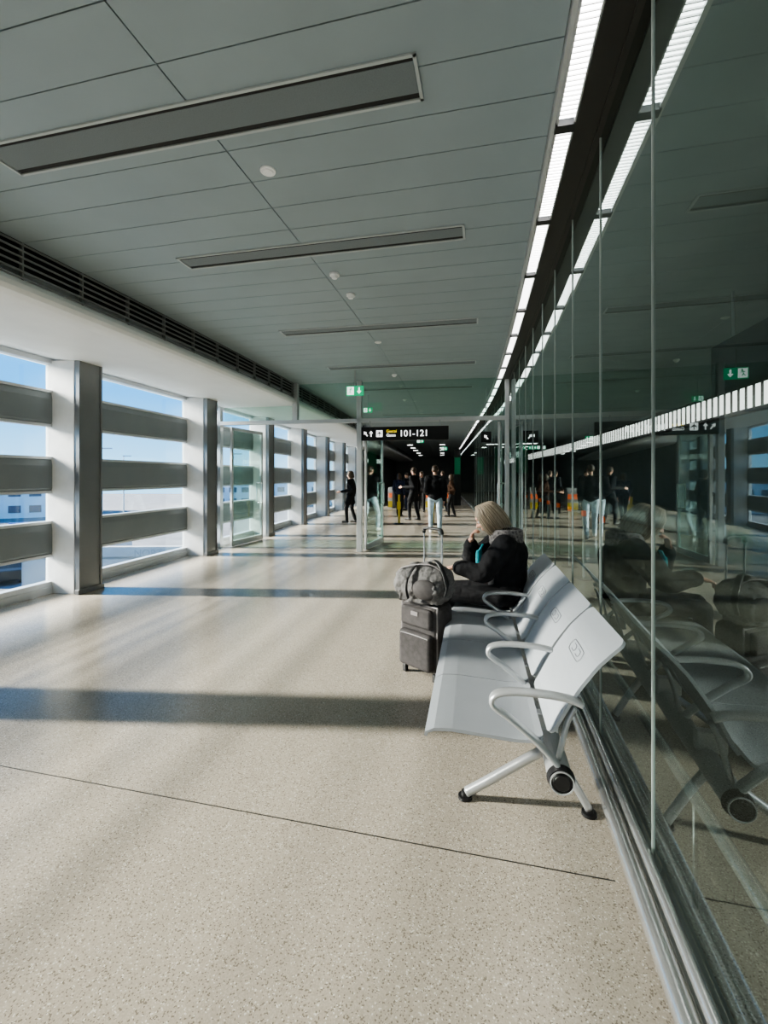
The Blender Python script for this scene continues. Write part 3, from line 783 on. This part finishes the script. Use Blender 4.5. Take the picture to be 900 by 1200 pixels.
q=Part(); q.path([(.05,-.01,.28),(.10,-.02,.295),(.16,-.06,.265),(.22,-.10,.16),(.21,-.11,.08)],.018,.006,n=8); q.done('carry_strap',M['black'],e,smooth=True)
q=Part(); q.path([(-.20,-.02,.17),(-.14,-.06,.23),(-.02,-.07,.265),(.10,-.07,.27),(.20,-.05,.21)],.004,.004,n=6); q.done('zip',M['casep'],e)

# ------------------------------------------------------------ gates and posts in the distance
for i,(s,d) in enumerate(((22.3,1.2),(22.3,2.1),(22.3,3.0),(22.3,3.9))):
    e=empty('access_gate',F(s,d,0),'grey pedestal gate with orange panel and yellow base','gate','row of access gates')
    q=Part(); q.prism([(-.6,0),(.6,0),(.6,.8),(.45,1.0),(-.45,1.0),(-.6,.8)],'y',-.1,.1); 
    q.done('pedestal',M['alu'],e,bevel=.01)
    q=Part(); q.box((-.61,0,.62),(.02,.16,.22)); q.done('indicator_panel',M['orange'],e)
    q=Part(); q.box((-.61,0,.2),(.03,.19,.3)); q.done('kick_plate',M['yellow'],e)
for s,d in ((14.6,1.7),(14.6,2.8)):
    e=empty('bollard',F(s,d,0),'yellow and black floor-standing barrier post','barrier post','barrier posts')
    q=Part(); q.cyl((0,0,0),(0,0,.03),.15,.14,24); q.done('base',M['black'],e)
    q=Part(); q.cyl((0,0,.03),(0,0,.95),.035); q.box((-.05,0,.6),(.01,.12,.25)); q.done('post',M['yellow'],e)
for s,d in ((13,-.8),(16.5,-.6),(24.4,.6)):
    e=empty('green_display',F(s,d,2.1),'tall green display panel on a dark stand','display','green displays')
    q=Part(); q.box((0,0,0),(.05,.3,.9)); q.done('screen',M['greenled'],e)
    q=Part(); q.box((.05,0,-.6),(.04,.36,3.0)); q.done('stand',M['black'],e)

# ------------------------------------------------------------ exterior
q=Part(); q.box((-110,40,-5.1),(203,260,.2)); struct(q.done('floor.001',M['asph']),'grey asphalt airport apron and car park','ground')
def building(x,y,w,dp,z0,h,rot,lab,cols,rows):
    e=empty('office_building',Matrix.Translation((x,y,z0))@Matrix.Rotation(rot,4,'Z'),lab,'building')
    q=Part(); q.box((0,0,h/2),(w,dp,h)); q.box((0,0,h+.15),(w+.3,dp+.3,.3)); q.done('walls',M['bwall'],e)
    q=Part()
    for i in range(cols):
        for j in range(rows):
            q.box((-w/2+(i+.5)*w/cols,-dp/2-.02,(j+.55)*h/rows),(w/cols*.6,.08,h/rows*.45))
    q.done('windows',M['bwin'],e)
building(-66,72,36,12,-5,7.6,.55,'white low office building with rows of windows',14,3)
building(-28,104,30,12,-5,7.0,.3,'white terminal annex with rows of windows',12,3)
building(-100,32,36,12,-5,8,1.1,'white office block with window rows',14,3)
e=empty('flat_roof_annex',Matrix.Translation((-11.5,20.3,-5))@Matrix.Rotation(.05,4,'Z'),'low grey flat-roofed annex with dark lettering','building')
q=Part(); q.box((0,0,1.6),(7,3,3.2)); q.box((0,-1.45,3.35),(7,.1,.5)); q.done('walls',M['roofg'],e)
text('NORTH',.42,M['emblem'],'lettering',e,Matrix.Translation((1.0,-1.51,3.2))@Matrix.Rotation(math.pi/2,4,'X'))
def car(x,y,rot,m):
    e=empty('car',Matrix.Translation((x,y,-5))@Matrix.Rotation(rot,4,'Z'),'parked passenger car on the tarmac','car','parked cars')
    q=Part(); q.prism([(-2.1,.3),(2.1,.3),(2.15,.7),(1.9,.85),(1.1,.95),(.5,1.42),(-1.0,1.45),(-1.7,1.0),(-2.1,.9)],'y',-.85,.85); q.done('body',m,e,bevel=.06)
    q=Part(); q.prism([(1.0,.95),(.48,1.36),(-.95,1.38),(-1.5,.98)],'y',-.865,.865); q.done('side_windows',M['bwin'],e)
    for sx in (-1.3,1.3):
        for sy in (-.8,.8):
            q=Part(); q.cyl((sx,sy-.1,.32),(sx,sy+.1,.32),.32,n=16); q.done('wheel',M['tyre'],e)
for i in range(7):
    car(-46+3.1*i*.9,46+2.0*i,2.2,CARC[i%4])
for i in range(4): car(-34+3.4*i,36+1.5*i,2.2,CARC[(i+1)%4])
for i in range(4): car(-27+3.2*i,27+1.5*i,2.2,CARC[(i+2)%4])
for x,y in ((-30,48),(-20,60),(-50,50),(-38,66)):
    e=empty('street_lamp',Matrix.Translation((x,y,-5)),'tall grey outdoor lamp post','street lamp','outdoor lamp posts')
    q=Part(); q.cyl((0,0,0),(0,0,9.5),.12,.07,10); q.done('pole',M['alu'],e)
    q=Part(); q.box((.5,0,9.5),(1.2,.25,.12)); q.done('lamp_head',M['alu'],e)

# ------------------------------------------------------------ lights, world, camera
els=(13,15.5,18,20.5,23,25.5,28,30.5)
for el in els:
    sl=bpy.data.lights.new('sun','SUN'); sl.energy=43.0/len(els); sl.angle=math.radians(1.6); sl.color=(1,.93,.83)
    so=bpy.data.objects.new('sun',sl); COL.objects.link(so)
    so.rotation_euler=Vector((1,-.05,-math.tan(math.radians(el)))).to_track_quat('-Z','Y').to_euler()
w=bpy.data.worlds.new('sky'); SC.world=w; w.use_nodes=True; nt=w.node_tree
bg=nt.nodes['Background']; tc=nt.nodes.new('ShaderNodeTexCoord'); sp=nt.nodes.new('ShaderNodeSeparateXYZ'); r=nt.nodes.new('ShaderNodeValToRGB')
nt.links.new(tc.outputs['Generated'],sp.inputs[0]); nt.links.new(sp.outputs['Z'],r.inputs['Fac'])
cr=r.color_ramp; cr.elements[0].position=0; cr.elements[0].color=(.30,.60,.86,1); cr.elements[1].position=.6; cr.elements[1].color=(.04,.22,.62,1)
e2=cr.elements.new(.16); e2.color=(.05,.32,.72,1)
nt.links.new(r.outputs['Color'],bg.inputs['Color']); bg.inputs['Strength'].default_value=3.0
try: SC.view_settings.look='AgX - Medium High Contrast'
except Exception as ex: print(ex)
cd=bpy.data.cameras.new('camera'); cam=bpy.data.objects.new('camera',cd); COL.objects.link(cam)
cam.location=(0,0,1.55); cam.rotation_euler=(math.pi/2,0,0)
cd.sensor_fit='VERTICAL'; cd.sensor_height=36; cd.sensor_width=27; cd.lens=530/1200*36; cd.shift_y=-42/1200
cd.clip_end=500; cd.clip_start=.05
SC.camera=cam
